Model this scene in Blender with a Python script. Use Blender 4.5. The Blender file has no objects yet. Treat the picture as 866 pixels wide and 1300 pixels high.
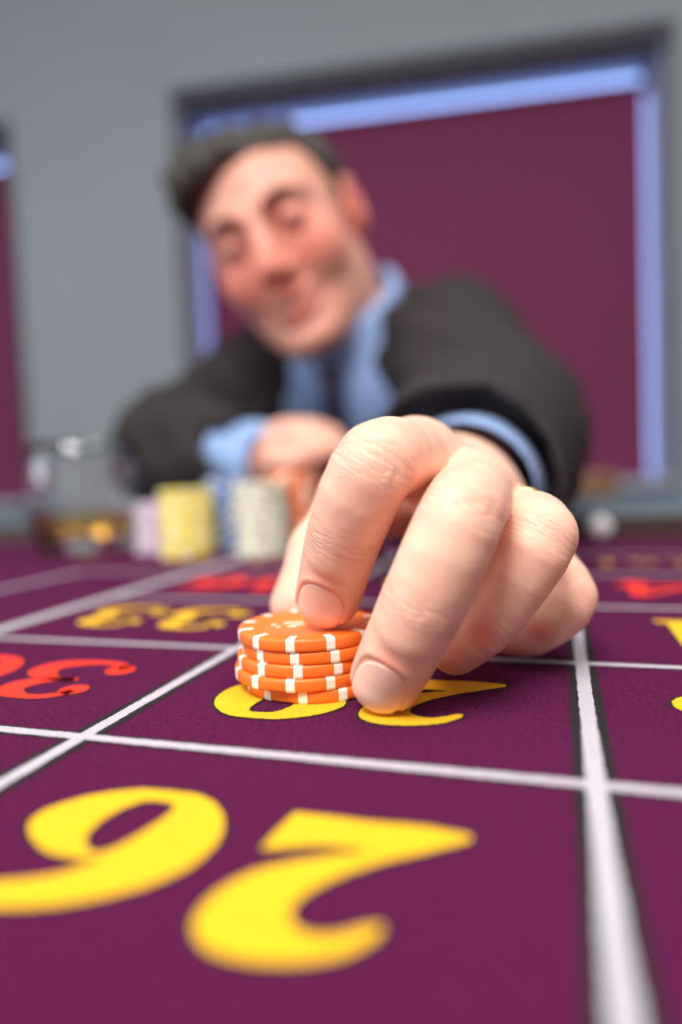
import bpy, bmesh, math, random
import numpy as np
from mathutils import Vector, Matrix, geometry

# ------------------------------------------------------------------ camera
T = 0.80                                  # height of the felt above the floor
FPX = 866.7                               # focal length for an 866 x 1300 frame
CAMH = 0.057                              # the lens sits 57 mm above the felt
PITCH = math.atan(49 / FPX); ROLL = math.atan(.040)
_r0 = np.array([1, 0, 0.]); FW = np.array([0, math.cos(PITCH), -math.sin(PITCH)])
_u0 = np.array([0, math.sin(PITCH), math.cos(PITCH)])
CX = math.cos(ROLL) * _r0 - math.sin(ROLL) * _u0
CY = math.sin(ROLL) * _r0 + math.cos(ROLL) * _u0
CO = np.array([0, 0, T + CAMH])
scene = bpy.context.scene
col = scene.collection
cam = bpy.data.cameras.new('camera'); camo = bpy.data.objects.new('camera', cam); col.objects.link(camo)
camo.matrix_world = Matrix(((CX[0], CY[0], -FW[0], CO[0]), (CX[1], CY[1], -FW[1], CO[1]),
                            (CX[2], CY[2], -FW[2], CO[2]), (0, 0, 0, 1)))
cam.sensor_fit = 'VERTICAL'; cam.sensor_height = 36.0; cam.lens = FPX * 36 / 1300
cam.clip_start = .005; cam.clip_end = 50
cam.dof.use_dof = True; cam.dof.focus_distance = .168; cam.dof.aperture_fstop = 3.2
scene.camera = camo

def at(x, y, d):
    """photo pixel plus depth along the view axis -> world point"""
    return CO + (CX * (x - 433) / FPX + CY * (650 - y) / FPX + FW) * d

# ------------------------------------------------------------------ light
world = bpy.data.worlds.new('world'); scene.world = world; world.use_nodes = True
bg = world.node_tree.nodes['Background']; bg.inputs[0].default_value = (.93, .94, 1, 1); bg.inputs[1].default_value = .25
def area(name, loc, size, power, colr=(1, .965, .93), rot=(0, 0, 0)):
    l = bpy.data.lights.new(name, 'AREA'); l.shape = 'SQUARE'; l.size = size; l.energy = power; l.color = colr
    o = bpy.data.objects.new(name, l); o.location = loc; o.rotation_euler = rot; col.objects.link(o); return o
area('ceiling_light_panel', (-.45, -.85, 2.45), .8, 46)
area('ceiling_light_panel_far', (.7, .0, 2.55), .5, 10)
area('side_window_daylight', (-2.4, .1, 1.55), 1.1, 17, (.86, .92, 1), (0, math.radians(-90), 0))
def spot_bulb(name, loc, power, r=.035):
    l = bpy.data.lights.new(name, 'POINT'); l.energy = power; l.shadow_soft_size = r; l.color = (1, .93, .82)
    o = bpy.data.objects.new(name, l); o.location = loc; col.objects.link(o)
spot_bulb('ceiling_bulb_a', (-1.1, -.1, 2.5), 5)
spot_bulb('ceiling_bulb_b', (.6, -.5, 2.5), 5)
spot_bulb('ceiling_bulb_c', (-.2, .35, 2.55), 5)
vs = scene.view_settings
vs.view_transform = 'Standard'; vs.look = 'None'; vs.gamma = 1; vs.exposure = 0.5; vs.use_curve_mapping = False

# ------------------------------------------------------------------ helpers
def srgb(r, g, b):
    f = lambda c: (c / 255 / 12.92) if c <= 10 else ((c / 255 + .055) / 1.055) ** 2.4
    return (f(r), f(g), f(b), 1)
def mat(name, c, rough=.5, bump=None, var=None, **kw):
    m = bpy.data.materials.new(name); m.use_nodes = True
    nt = m.node_tree; b = nt.nodes['Principled BSDF']
    b.inputs['Base Color'].default_value = c; b.inputs['Roughness'].default_value = rough
    for k, v in kw.items(): b.inputs[k.replace('_', ' ')].default_value = v
    tc = nt.nodes.new('ShaderNodeTexCoord')
    if var:                                  # (scale, amount): mottled colour
        n = nt.nodes.new('ShaderNodeTexNoise'); n.inputs['Scale'].default_value = var[0]; n.inputs['Detail'].default_value = 4
        nt.links.new(tc.outputs['Object'], n.inputs['Vector'])
        r = nt.nodes.new('ShaderNodeMapRange'); r.inputs[1].default_value = .3; r.inputs[2].default_value = .7
        r.inputs[3].default_value = 1 - var[1]; r.inputs[4].default_value = 1 + var[1]
        nt.links.new(n.outputs['Fac'], r.inputs[0])
        mx = nt.nodes.new('ShaderNodeMix'); mx.data_type = 'RGBA'; mx.blend_type = 'MULTIPLY'; mx.inputs[0].default_value = 1
        mx.inputs[6].default_value = c; nt.links.new(r.outputs[0], mx.inputs[7]); nt.links.new(mx.outputs[2], b.inputs['Base Color'])
    if bump:                                 # (scale, strength, distance)
        n = nt.nodes.new('ShaderNodeTexNoise'); n.inputs['Scale'].default_value = bump[0]; n.inputs['Detail'].default_value = 3
        nt.links.new(tc.outputs['Object'], n.inputs['Vector'])
        bp = nt.nodes.new('ShaderNodeBump'); bp.inputs['Strength'].default_value = bump[1]; bp.inputs['Distance'].default_value = bump[2]
        nt.links.new(n.outputs['Fac'], bp.inputs['Height']); nt.links.new(bp.outputs[0], b.inputs['Normal'])
    return m

M = {}
M['felt'] = mat('purple_felt', srgb(87, 12, 64), 1.0, bump=(1500, 1.0, .0012), var=(1100, .55), Sheen_Weight=.04, Sheen_Roughness=.35, Specular_IOR_Level=.12)
M['felt'].node_tree.nodes['Principled BSDF'].inputs['Sheen Tint'].default_value = (.9, .55, .75, 1)
M['felt_white'] = mat('white_print', srgb(184, 178, 188), .95, bump=(1500, .8, .0006), var=(900, .1))
M['felt_black'] = mat('black_print', srgb(20, 12, 19), .95, bump=(1500, .8, .0006), var=(900, .2))
M['felt_yellow'] = mat('yellow_print', srgb(238, 184, 16), .95, bump=(1500, .8, .0006), var=(900, .08))
M['felt_red'] = mat('red_print', srgb(240, 48, 26), .95, bump=(1500, .8, .0006), var=(900, .08))
M['felt_gold'] = mat('gold_print', srgb(190, 140, 60), .95)
M['wall'] = mat('grey_wall_paint', srgb(150, 157, 163), .85, var=(3, .03))
M['wall_dark'] = mat('dark_grey', srgb(62, 60, 74), .6)
M['reveal'] = mat('window_reveal_paint', srgb(170, 175, 190), .8)
M['floor'] = mat('carpet_floor', srgb(70, 60, 66), .95, var=(40, .2))
M['blind'] = mat('purple_blind_fabric', srgb(120, 40, 82), .8, bump=(900, .3, .0005), var=(250, .05))
M['rail'] = mat('teal_grey_vinyl', srgb(82, 98, 106), .45, bump=(400, .2, .0004))
M['rail_dark'] = mat('dark_rail_trim', srgb(66, 48, 44), .5)
M['wood'] = mat('brown_wood', srgb(128, 92, 62), .5, var=(30, .2))
M['pale_stud'] = mat('pale_enamel', srgb(236, 232, 234), .3)

M['gold'] = mat('yellow_gold', srgb(228, 202, 140), .25, Metallic=1.0)
M['chip_orange'] = mat('orange_chip_clay', srgb(250, 122, 40), .42, bump=(1800, .25, .0002))
M['chip_white'] = mat('white_chip_insert', srgb(250, 246, 232), .42)
M['chip_yellow'] = mat('yellow_chip_clay', srgb(248, 226, 84), .45)
M['chip_cream'] = mat('cream_chip_clay', srgb(238, 236, 214), .45)
M['chip_green'] = mat('grey_green_chip_insert', srgb(184, 190, 166), .45)
M['chip_blue'] = mat('blue_chip_clay', srgb(92, 132, 196), .45)
M['chip_lilac'] = mat('lilac_chip_clay', srgb(206, 184, 214), .45)
M['suit'] = mat('charcoal_suit_wool', srgb(50, 44, 45), .9, bump=(700, .5, .0006), var=(500, .12), Specular_IOR_Level=.25)
M['trouser'] = mat('charcoal_trouser_wool', srgb(46, 41, 43), .85, bump=(700, .5, .0006))
M['shirt'] = mat('blue_shirt_cotton', srgb(146, 175, 222), .7, bump=(900, .3, .0003), Sheen_Weight=.1)
M['tie'] = mat('dark_plum_tie', srgb(52, 40, 66), .5, bump=(900, .3, .0003))
M['leather'] = mat('black_leather', srgb(30, 26, 26), .4)
M['hair'] = mat('greying_brown_hair', srgb(56, 49, 43), .6, var=(110, .4))
M['brow'] = mat('dark_brow_hair', srgb(120, 84, 66), .7)
M['eye'] = mat('eye_white', srgb(220, 212, 205), .2)
M['iris'] = mat('dark_iris', srgb(50, 36, 28), .2)
M['teeth'] = mat('teeth_enamel', srgb(235, 225, 210), .3)
M['nail'] = mat('fingernail_plate', srgb(255, 206, 184), .40, var=(250, .03))
M['glass'] = mat('clear_glass', (1, 1, 1, 1), .0, Transmission_Weight=1.0, IOR=1.5)
M['whisky'] = mat('amber_whisky', srgb(255, 220, 140), .0, Transmission_Weight=1.0, IOR=1.34)
M['upholstery'] = mat('brown_upholstery', srgb(96, 66, 54), .7)

def emis(name, c, s):
    m = bpy.data.materials.new(name); m.use_nodes = True; nt = m.node_tree; nt.nodes.clear()
    e = nt.nodes.new('ShaderNodeEmission'); e.inputs[0].default_value = c; e.inputs[1].default_value = s
    o = nt.nodes.new('ShaderNodeOutputMaterial'); nt.links.new(e.outputs[0], o.inputs[0]); return m
M['daylight'] = emis('daylight_behind_glass', srgb(146, 174, 240), 2.3)

def skin_mat():
    m = bpy.data.materials.new('skin'); m.use_nodes = True; nt = m.node_tree; b = nt.nodes['Principled BSDF']
    a = nt.nodes.new('ShaderNodeAttribute'); a.attribute_name = 'flush'
    tc = nt.nodes.new('ShaderNodeTexCoord')
    mx = nt.nodes.new('ShaderNodeMix'); mx.data_type = 'RGBA'
    mx.inputs[6].default_value = srgb(247, 200, 174); mx.inputs[7].default_value = srgb(238, 140, 120)
    nt.links.new(a.outputs['Fac'], mx.inputs[0])
    n = nt.nodes.new('ShaderNodeTexNoise'); n.inputs['Scale'].default_value = 160; n.inputs['Detail'].default_value = 5
    nt.links.new(tc.outputs['Object'], n.inputs['Vector'])
    r = nt.nodes.new('ShaderNodeMapRange'); r.inputs[1].default_value = .3; r.inputs[2].default_value = .7
    r.inputs[3].default_value = .93; r.inputs[4].default_value = 1.06; nt.links.new(n.outputs['Fac'], r.inputs[0])
    m2 = nt.nodes.new('ShaderNodeMix'); m2.data_type = 'RGBA'; m2.blend_type = 'MULTIPLY'; m2.inputs[0].default_value = 1
    nt.links.new(mx.outputs[2], m2.inputs[6]); nt.links.new(r.outputs[0], m2.inputs[7])
    nt.links.new(m2.outputs[2], b.inputs['Base Color'])
    b.inputs['Roughness'].default_value = .46; b.inputs['Subsurface Weight'].default_value = .15
    b.inputs['Subsurface Radius'].default_value = (1, .4, .25); b.inputs['Subsurface Scale'].default_value = .0035
    b.inputs['Specular IOR Level'].default_value = .4
    # fine skin cells, plus transverse wrinkles where the joints carry them
    v = nt.nodes.new('ShaderNodeTexVoronoi'); v.inputs['Scale'].default_value = 1300; v.feature = 'DISTANCE_TO_EDGE'
    nt.links.new(tc.outputs['Object'], v.inputs['Vector'])
    bp = nt.nodes.new('ShaderNodeBump'); bp.inputs['Strength'].default_value = .18; bp.inputs['Distance'].default_value = .0003
    nt.links.new(v.outputs['Distance'], bp.inputs['Height'])
    wv = nt.nodes.new('ShaderNodeAttribute'); wv.attribute_name = 'wrinkle_pos'
    wm = nt.nodes.new('ShaderNodeAttribute'); wm.attribute_name = 'wrinkle_mask'
    n2 = nt.nodes.new('ShaderNodeTexNoise'); n2.inputs['Scale'].default_value = 1.0; n2.inputs['Detail'].default_value = 2
    nt.links.new(wv.outputs['Vector'], n2.inputs['Vector'])
    def math_(op, x, y):
        q = nt.nodes.new('ShaderNodeMath'); q.operation = op
        for k, z in enumerate((x, y)):
            if isinstance(z, (int, float)): q.inputs[k].default_value = z
            elif z is not None: nt.links.new(z, q.inputs[k])
        return q.outputs[0]
    ridge = math_('ABSOLUTE', math_('SUBTRACT', n2.outputs['Fac'], .5), None)
    line_ = math_('MAXIMUM', math_('SUBTRACT', 1.0, math_('MULTIPLY', ridge, 16.0)), 0.0)      # 1 in a crease, 0 away from it
    ht_ = math_('MULTIPLY', math_('MULTIPLY', line_, wm.outputs['Fac']), -1.0)
    b2 = nt.nodes.new('ShaderNodeBump'); b2.inputs['Strength'].default_value = .75; b2.inputs['Distance'].default_value = .0004
    nt.links.new(ht_, b2.inputs['Height']); nt.links.new(bp.outputs[0], b2.inputs['Normal']); nt.links.new(b2.outputs[0], b.inputs['Normal'])
    return m
M['skin'] = skin_mat()

def obj(name, me, m=None, parent=None):
    o = bpy.data.objects.new(name, me); col.objects.link(o)
    if m is not None and not me.materials:
        me.materials.append(m if not isinstance(m, str) else M[m])
    if parent is not None:
        o.parent = parent
        o.matrix_parent_inverse = Matrix.Identity(4)
    return o
def empty(name, loc):
    o = bpy.data.objects.new(name, None); o.location = loc; o.empty_display_size = .02; col.objects.link(o); return o
def tag(o, label=None, cat=None, group=None, kind=None):
    for k, v in (('label', label), ('category', cat), ('group', group), ('kind', kind)):
        if v: o[k] = v
    return o
def pymesh(name, vs_, fs, smooth=False):
    me = bpy.data.meshes.new(name); me.from_pydata([tuple(map(float, v)) for v in vs_], [], fs); me.update()
    if smooth: me.polygons.foreach_set('use_smooth', [True] * len(me.polygons))
    return me
def npmesh(name, V, Q, smooth=True):
    me = bpy.data.meshes.new(name)
    n = len(V); q = len(Q)
    me.vertices.add(n); me.vertices.foreach_set('co', np.asarray(V, np.float32).ravel())
    me.loops.add(q * 4); me.loops.foreach_set('vertex_index', np.asarray(Q, np.int32).ravel())
    me.polygons.add(q); me.polygons.foreach_set('loop_start', np.arange(0, q * 4, 4, dtype=np.int32))
    me.update(calc_edges=True); me.validate()
    me.polygons.foreach_set('use_smooth', np.ones(len(me.polygons), dtype=bool))
    return me
class MB:
    """collects bevelled boxes, tubes and lathes in one bmesh"""
    def __init__(s): s.bm = bmesh.new()
    def box(s, c, size, rz=0, bevel=0, rot=None):
        r = bmesh.ops.create_cube(s.bm, size=1)
        mt = Matrix.Translation(Vector(c)) @ (rot if rot is not None else Matrix.Rotation(rz, 4, 'Z')) @ Matrix.Diagonal((*size, 1))
        bmesh.ops.transform(s.bm, matrix=mt, verts=r['verts'])
        if bevel:
            ed = list({e for v in r['verts'] for e in v.link_edges})
            bmesh.ops.bevel(s.bm, geom=ed, offset=bevel, segments=2, profile=.7, affect='EDGES')
        return s
    def tube(s, pts, rad, n=10):
        pts = [Vector(p) for p in pts]; rings = []
        rad = rad if hasattr(rad, '__len__') else [rad] * len(pts)
        for i, p in enumerate(pts):
            d = (pts[min(i + 1, len(pts) - 1)] - pts[max(i - 1, 0)]).normalized()
            a = d.orthogonal().normalized() if i == 0 else (rings_a - d * rings_a.dot(d)).normalized()
            rings_a = a; b = d.cross(a)
            rings.append([s.bm.verts.new(p + rad[i] * (a * math.cos(t) + b * math.sin(t))) for t in [2 * math.pi * k / n for k in range(n)]])
        for A, B in zip(rings, rings[1:]):
            for k in range(n): s.bm.faces.new((A[k], A[(k + 1) % n], B[(k + 1) % n], B[k]))
        s.bm.faces.new(rings[0][::-1]); s.bm.faces.new(rings[-1]); return s
    def lathe(s, prof, n=48, closed=False):
        rings = [[s.bm.verts.new((r * math.cos(2 * math.pi * k / n), r * math.sin(2 * math.pi * k / n), z)) for k in range(n)] for r, z in prof]
        prs = list(zip(rings, rings[1:])) + ([(rings[-1], rings[0])] if closed else [])
        for A, B in prs:
            for k in range(n): s.bm.faces.new((A[k], A[(k + 1) % n], B[(k + 1) % n], B[k]))
        if not closed:
            s.bm.faces.new(rings[0][::-1]); s.bm.faces.new(rings[-1])
        return s
    def mesh(s, name, smooth=False):
        bmesh.ops.recalc_face_normals(s.bm, faces=s.bm.faces[:])
        me = bpy.data.meshes.new(name); s.bm.to_mesh(me); s.bm.free()
        if smooth: me.polygons.foreach_set('use_smooth', [True] * len(me.polygons))
        return me

# ---------------------------------------------------------- implicit surfaces
def dot(a, b): return a @ b
def unit(v): v = np.asarray(v, float); return v / np.linalg.norm(v)
def rc(P, a, b, ra, rb, n=None, s=1.0):
    """round cone from a to b; offsets along n are scaled by s (s > 1: flatter)"""
    a = np.asarray(a, float); b = np.asarray(b, float); ba = b - a
    Q = P - a; t = np.clip(Q @ ba / (ba @ ba), 0, 1)
    Q = Q - t[:, None] * ba
    if n is not None:
        n = np.asarray(n, float)
        Q = Q + ((Q @ n) * (s - 1))[:, None] * n
    return np.sqrt((Q * Q).sum(1)) - (ra + (rb - ra) * t)
def ell(P, c, r, R=None):
    Q = P - np.asarray(c, float)
    if R is not None: Q = Q @ R
    r = np.asarray(r, float)
    k0 = np.sqrt(((Q / r) ** 2).sum(1)); k1 = np.sqrt(((Q / (r * r)) ** 2).sum(1)) + 1e-9
    return k0 * (k0 - 1) / k1
def smin(a, b, k):
    h = np.maximum(k - np.abs(a - b), 0) / k
    return np.minimum(a, b) - h * h * k * .25
def smax(a, b, k): return -smin(-a, -b, k)
def sdf_mesh(fn, lo, hi, h):
    """narrow-band sampling + surface nets"""
    lo = np.asarray(lo, float); hi = np.asarray(hi, float); B = 4
    nc = np.ceil((hi - lo) / (h * B)).astype(int); H = h * B
    gi = np.stack(np.meshgrid(*[np.arange(k) for k in nc], indexing='ij'), -1).reshape(-1, 3)
    d = np.concatenate([fn(lo + (g + .5) * H - h * .5) for g in np.array_split(gi, max(1, len(gi) // 300000))])
    near = np.abs(d) < H * .9 * 1.5 + 2 * h
    G = np.repeat(np.repeat(np.repeat(d.reshape(nc), B, 0), B, 1), B, 2).astype(np.float32)
    off = np.stack(np.meshgrid(*[np.arange(B)] * 3, indexing='ij'), -1).reshape(-1, 3)
    ids = (gi[near][:, None, :] * B + off[None]).reshape(-1, 3)
    for c in np.array_split(ids, max(1, len(ids) // 400000)):
        G[c[:, 0], c[:, 1], c[:, 2]] = fn(lo + c * h)
    S = G < 0
    n = np.array(G.shape)
    cnt = np.zeros(n - 1, np.int8)
    corners = [(i, j, k) for i in (0, 1) for j in (0, 1) for k in (0, 1)]
    sl = lambda o: tuple(slice(q, m - 1 + q) for q, m in zip(o, n))
    for c in corners: cnt += S[sl(c)]
    act = (cnt > 0) & (cnt < 8)
    ai = np.argwhere(act); idx = -np.ones(n - 1, np.int64); idx[act] = np.arange(len(ai))
    acc = np.zeros((len(ai), 3)); num = np.zeros(len(ai))
    for c in corners:
        for ax in range(3):
            if c[ax]: continue
            e = list(c); e[ax] = 1
            g0 = G[tuple((ai + c).T)]; g1 = G[tuple((ai + e).T)]
            m = (g0 < 0) != (g1 < 0)
            t = g0[m] / (g0[m] - g1[m]); p = np.tile(np.array(c, float), (m.sum(), 1)); p[:, ax] = t
            acc[m] += p; num[m] += 1
    V = lo + (ai + acc / num[:, None]) * h
    Q = []
    for ax in range(3):
        u, v = (ax + 1) % 3, (ax + 2) % 3
        s0 = [slice(1, m - 1) for m in n]; s1 = list(s0)
        s0[ax] = slice(0, n[ax] - 1); s1[ax] = slice(1, n[ax])
        A = S[tuple(s0)]; Bq = S[tuple(s1)]
        for flip, mask in ((False, A & ~Bq), (True, ~A & Bq)):
            w = np.argwhere(mask)
            base = w.copy(); base[:, u] += 1; base[:, v] += 1
            q = []
            for du, dv in ((-1, -1), (0, -1), (0, 0), (-1, 0)):
                z = base.copy(); z[:, u] += du; z[:, v] += dv; q.append(idx[tuple(z.T)])
            q = np.stack(q, 1)
            if flip: q = q[:, ::-1]
            Q.append(q)
    Q = np.concatenate(Q); Q = Q[(Q >= 0).all(1)]
    return V, Q
def add_vattr(me, name, vals):
    a = me.attributes.new(name, 'FLOAT_VECTOR', 'POINT'); a.data.foreach_set('vector', np.asarray(vals, np.float32).ravel())
def add_attr(me, name, vals):
    a = me.attributes.new(name, 'FLOAT', 'POINT'); a.data.foreach_set('value', np.asarray(vals, np.float32))

# ------------------------------------------------------------------ the room
WD = unit([5.87, -1, 0]); WB = np.array([-WD[1], WD[0], 0])          # along the back wall / away behind it
WO = np.array([0, 1.9, 0])
WM = Matrix(((WD[0], WB[0], 0, WO[0]), (WD[1], WB[1], 0, WO[1]), (0, 0, 1, 0), (0, 0, 0, 1)))
def wall_boxes(name, boxes, m, parent=None, bevel=0):
    b = MB()
    for (s0, s1, d0, d1, z0, z1) in boxes:
        b.box(((s0 + s1) / 2, (d0 + d1) / 2, (z0 + z1) / 2), (s1 - s0, d1 - d0, z1 - z0), bevel=bevel)
    me = b.mesh(name); me.transform(WM) if parent is None else None
    return obj(name, me, m, parent)
WIN = [(-.43, .875, .79, 1.925), (-2.30, -.945, .79, 1.905)]
DEP = .20
bx = [(-3.2, WIN[1][0], 0, DEP, 0, 2.75), (WIN[1][1], WIN[0][0], 0, DEP, 0, 2.75), (WIN[0][1], 2.6, 0, DEP, 0, 2.75)]
for (a, b_, z0, z1) in WIN: bx += [(a, b_, 0, DEP, 0, z0), (a, b_, 0, DEP, z1, 2.75)]
tag(wall_boxes('wall_back', bx, 'wall'), kind='structure')
fb = MB(); fb.box((0, .6, -.025), (7, 5, .05)); tag(obj('floor', fb.mesh('floor'), 'floor'), kind='structure')
blind_labels = ['wide purple roller blind in the window behind the man', 'purple roller blind in the window at the left edge behind the glass']
for i, (a, b_, z0, z1) in enumerate(WIN):
    w = empty('window_%d' % (i + 1), WM @ Vector(((a + b_) / 2, 0, z0))); w.rotation_euler = WM.to_euler(); tag(w, kind='structure')
    hw = (b_ - a) / 2; hz = z1 - z0; e = .002
    wall_boxes('reveal_lining', [(-hw + e, -hw + .012, .002, DEP - .02, e, hz - e), (hw - .012, hw - e, .002, DEP - .02, e, hz - e),
                                 (-hw + .012, hw - .012, .002, DEP - .02, hz - .012, hz - e)], 'reveal', w)
    wall_boxes('head_bar', [(-hw + .012, hw - .012, .004, .05, hz - .035, hz - .012)], 'wall_dark', w)  # dark bar added along the front of the window head
    wall_boxes('edge_strips', [(-hw - .006, -hw + .008, -.006, .0, 0, hz), (hw - .008, hw + .006, -.006, .0, 0, hz), (-hw - .006, hw + .006, -.006, .0, hz - .012, hz + .02)], 'wall_dark', w)  # thin dark strips added round the edge of the opening
    wall_boxes('window_sill', [(-hw + .012, hw - .012, -.03, DEP - .02, .002, .022)], 'reveal', w)
    wall_boxes('pane', [(-hw + .012, hw - .012, DEP - .018, DEP - .012, .022, hz - .012)], 'daylight', w)
    bl = empty('roller_blind', WM @ Vector(((a + b_) / 2, .15, z1 - .06))); bl.rotation_euler = WM.to_euler()
    tag(bl, blind_labels[i], 'blind', 'purple roller blinds')
    g = MB(); gap = .030
    g.tube([(-hw + gap, 0, 0), (hw - gap, 0, 0)], .017, 16); obj('roller', g.mesh('roller', True), 'blind', bl)
    wall_boxes('fabric', [(-hw + gap, hw - gap, -.0185, -.017, -(hz - .095), .004)], 'blind', bl)
    wall_boxes('bottom_bar', [(-hw + gap, hw - gap, -.023, -.013, -(hz - .075), -(hz - .095))], 'blind', bl)
    wall_boxes('bracket', [(-hw + .013, -hw + gap - .002, -.012, .012, -.012, .047)], 'wall_dark', bl)
    wall_boxes('bracket', [(hw - gap + .002, hw - .013, -.012, .012, -.012, .047)], 'wall_dark', bl)

# ------------------------------------------------------------------ the table
EA = np.array([math.cos(math.radians(162.3)), math.sin(math.radians(162.3))])     # across the columns
EB = np.array([math.cos(math.radians(72.3)), math.sin(math.radians(72.3))])       # along the rows, away from the lens
TO = np.array([.0433, .118])
def tb(a, b): return TO + EA * a + EB * b
table = empty('roulette_table', (*tb(.3, .1), T)); tag(table, 'roulette table with purple felt, printed numbers and a padded rail', 'table')
TROT = math.radians(72.3 - 90)
table.rotation_euler = (0, 0, TROT)
TMI = Matrix.Translation(table.location) @ Matrix.Rotation(TROT, 4, 'Z'); TMI = TMI.inverted()
def tl(a, b, z=0):
    q = tb(a, b); return TMI @ Vector((q[0], q[1], T + z))
A0, A1_, B0, B1_ = -.95, 1.15, -.62, .427
def tbox(name, a0, a1, b0, b1, z0, z1, m, parent, bevel=0):
    g = MB(); p = tl((a0 + a1) / 2, (b0 + b1) / 2, (z0 + z1) / 2)
    g.box(p, (a1 - a0, b1 - b0, z1 - z0), bevel=bevel); return obj(name, g.mesh(name), m, parent)
felt = tbox('felt', A0, A1_, B0, B1_, -.012, 0, 'felt', table)
tbox('table_bed', A0, A1_ , B0, B1_ + .1, -.05, -.0125, 'wood', table)
# padded rail: a rounded profile swept along the far edge
prof = [(.427, -.01), (.427, .0125), (.431, .0185), (.442, .0222), (.49, .0255), (.56, .0265), (.590, .022), (.602, .010), (.605, -.02), (.602, -.05), (.427, -.05)]
vs_, fs = [], []
for a in (A0 - .1, A1_ + .1):
    for b, z in prof: vs_.append(tl(a, b, z))
n = len(prof)
for k in range(n): fs.append((k, (k + 1) % n, n + (k + 1) % n, n + k))
fs += [tuple(range(n))[::-1], tuple(range(n, 2 * n))]
rail = obj('padded_rail', pymesh('padded_rail', vs_, fs), 'rail', table)
tbox('rail_trim', A0, A1_, .4225, .4275, -.001, .0175, 'rail_dark', table, .001)
for a in (A0 + .15, .1, A1_ - .15):
    for b in (B0 + .12, .36):
        g = MB(); p0 = tl(a, b, -.05); p1 = tl(a, b, -T + .0)
        g.tube([p0, p0 + (p1 - p0) * .2, p0 + (p1 - p0) * .85, p1], [.045, .04, .026, .034], 14); obj('leg', g.mesh('leg', True), 'wood', table)
for a in (A0 + .01, A1_ - .01): tbox('apron', a - .01, a + .01, B0, B1_, -.13, -.05, 'wood', table)
tbox('apron', A0, A1_, .40, .42, -.13, -.05, 'wood', table); tbox('apron', A0, A1_, B0, B0 + .02, -.13, -.05, 'wood', table)
STUD_A = -.0244
# polished stud in the rail's inner face
g = MB(); g.lathe([(.0004, 0), (.0085, 0), (.0085, .003), (.0072, .005), (.004, .0062), (.0004, .0066)], 24)
st = obj('rail_stud', g.mesh('rail_stud', True), 'pale_stud', rail)
st.matrix_local = Matrix.Translation(tl(STUD_A, .4225, .0088)) @ Matrix.Rotation(math.radians(90), 4, 'X'); st['label'] = 'round pale stud on the rail'

# printed layout: thin ink layers on the felt
rng = random.Random(5)
def ink(name, polys, m, z, jit=.00012, parent=None):
    """polys: list of (outer, holes) in table metres"""
    V, F = [], []
    for outer, holes in polys:
        loops = [outer] + holes
        pts = [[Vector((x, y, 0)) for x, y in lp] for lp in loops]
        flat = [p for lp in pts for p in lp]; base = len(V)
        for tri in geometry.tessellate_polygon(pts): F.append(tuple(base + i for i in tri))
        for p in flat: V.append(tl(p.x + rng.uniform(-jit, jit), p.y + rng.uniform(-jit, jit), z))
    me = pymesh(name, V, F)
    bm = bmesh.new(); bm.from_mesh(me)
    bmesh.ops.recalc_face_normals(bm, faces=bm.faces[:])
    for f in bm.faces:
        if f.normal.z < 0: f.normal_flip()
    bm.to_mesh(me); bm.free()
    return obj(name, me, m, parent or felt)
def strip(a0, b0, a1, b1, w):
    d = np.array([a1 - a0, b1 - b0]); L = np.linalg.norm(d); d /= L; nrm = np.array([-d[1], d[0]]) * w / 2
    k = max(2, int(L / .0012)); k = min(k, 420)
    l1 = [tuple(np.array([a0, b0]) + d * L * i / k + nrm) for i in range(k + 1)]
    l2 = [tuple(np.array([a0, b0]) + d * L * i / k - nrm) for i in range(k + 1)]
    return l1, l2
def line(a0, b0, a1, b1, w, edge, z=0):
    for nm, ww, m, zz in (('line_border', w + 2 * edge, 'felt_black', .00006), ('printed_line', w, 'felt_white', .00013)):
        l1, l2 = strip(a0, b0, a1, b1, ww); V = []; k = len(l1)
        for l in (l1, l2):
            for x, y in l: V.append(tl(x + rng.uniform(-.00013, .00013), y + rng.uniform(-.00013, .00013), zz + z))
        F = [(i, k + i, k + i + 1, i + 1) for i in range(k - 1)]
        me = pymesh(nm, V, F)
        if me.polygons[0].normal.z < 0: me.flip_normals()
        obj(nm, me, m, felt)
BROW = [-.165, -.0815, 0, .078, .160, .244, .328]
for b in BROW: line(-.118, b, .3035 if b in (.244,) else .2195, b, .0031, .0009)
for i, a in enumerate((-.1115, 0, .1087)):
    line(a, -.165, a, .328, .0034, .0021, .00003)
line(.2195, -.165, .2195, .328, .0078, .0014, .00003)
line(.302, -.165, .302, .244, .0045, .0012, .00003)

TWO = [(19.4,-22.1),(26.7,-20.9),(37.0,-21.4),(48.8,-21.4),(49.6,-27.8),(49.8,-33.5),(44.3,-31.3),(38.5,-29.7),(33.4,-30.0),(41.0,-33.6),(47.7,-38.3),(51.1,-44.0),(51.6,-49.7),(49.6,-53.6),(45.6,-55.7),(39.9,-55.7),(34.5,-54.2),(30.4,-51.8),(27.7,-48.3),(27.4,-46.1),(29.0,-46.2),(31.5,-48.3),(34.6,-49.7),(37.7,-49.0),(39.7,-46.8),(39.7,-43.3),(36.9,-38.2),(31.5,-32.7),(25.4,-28.3),(19.2,-23.5)]
SIX = [(77.0,-19.3),(68.0,-19.6),(61.5,-24.0),(57.8,-31.0),(57.8,-38.7),(60.8,-44.5),(65.5,-49.0),(71.6,-52.7),(78.6,-55.1),(85.6,-56.2),(91.8,-55.1),(89.0,-53.0),(83.4,-50.1),(77.6,-47.3),(74.0,-43.9),(72.4,-41.4),(76.0,-42.3),(82.3,-41.8),(87.7,-39.1),(91.8,-35.0),(92.2,-30.3),(88.4,-24.7),(82.7,-20.9)]
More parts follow.
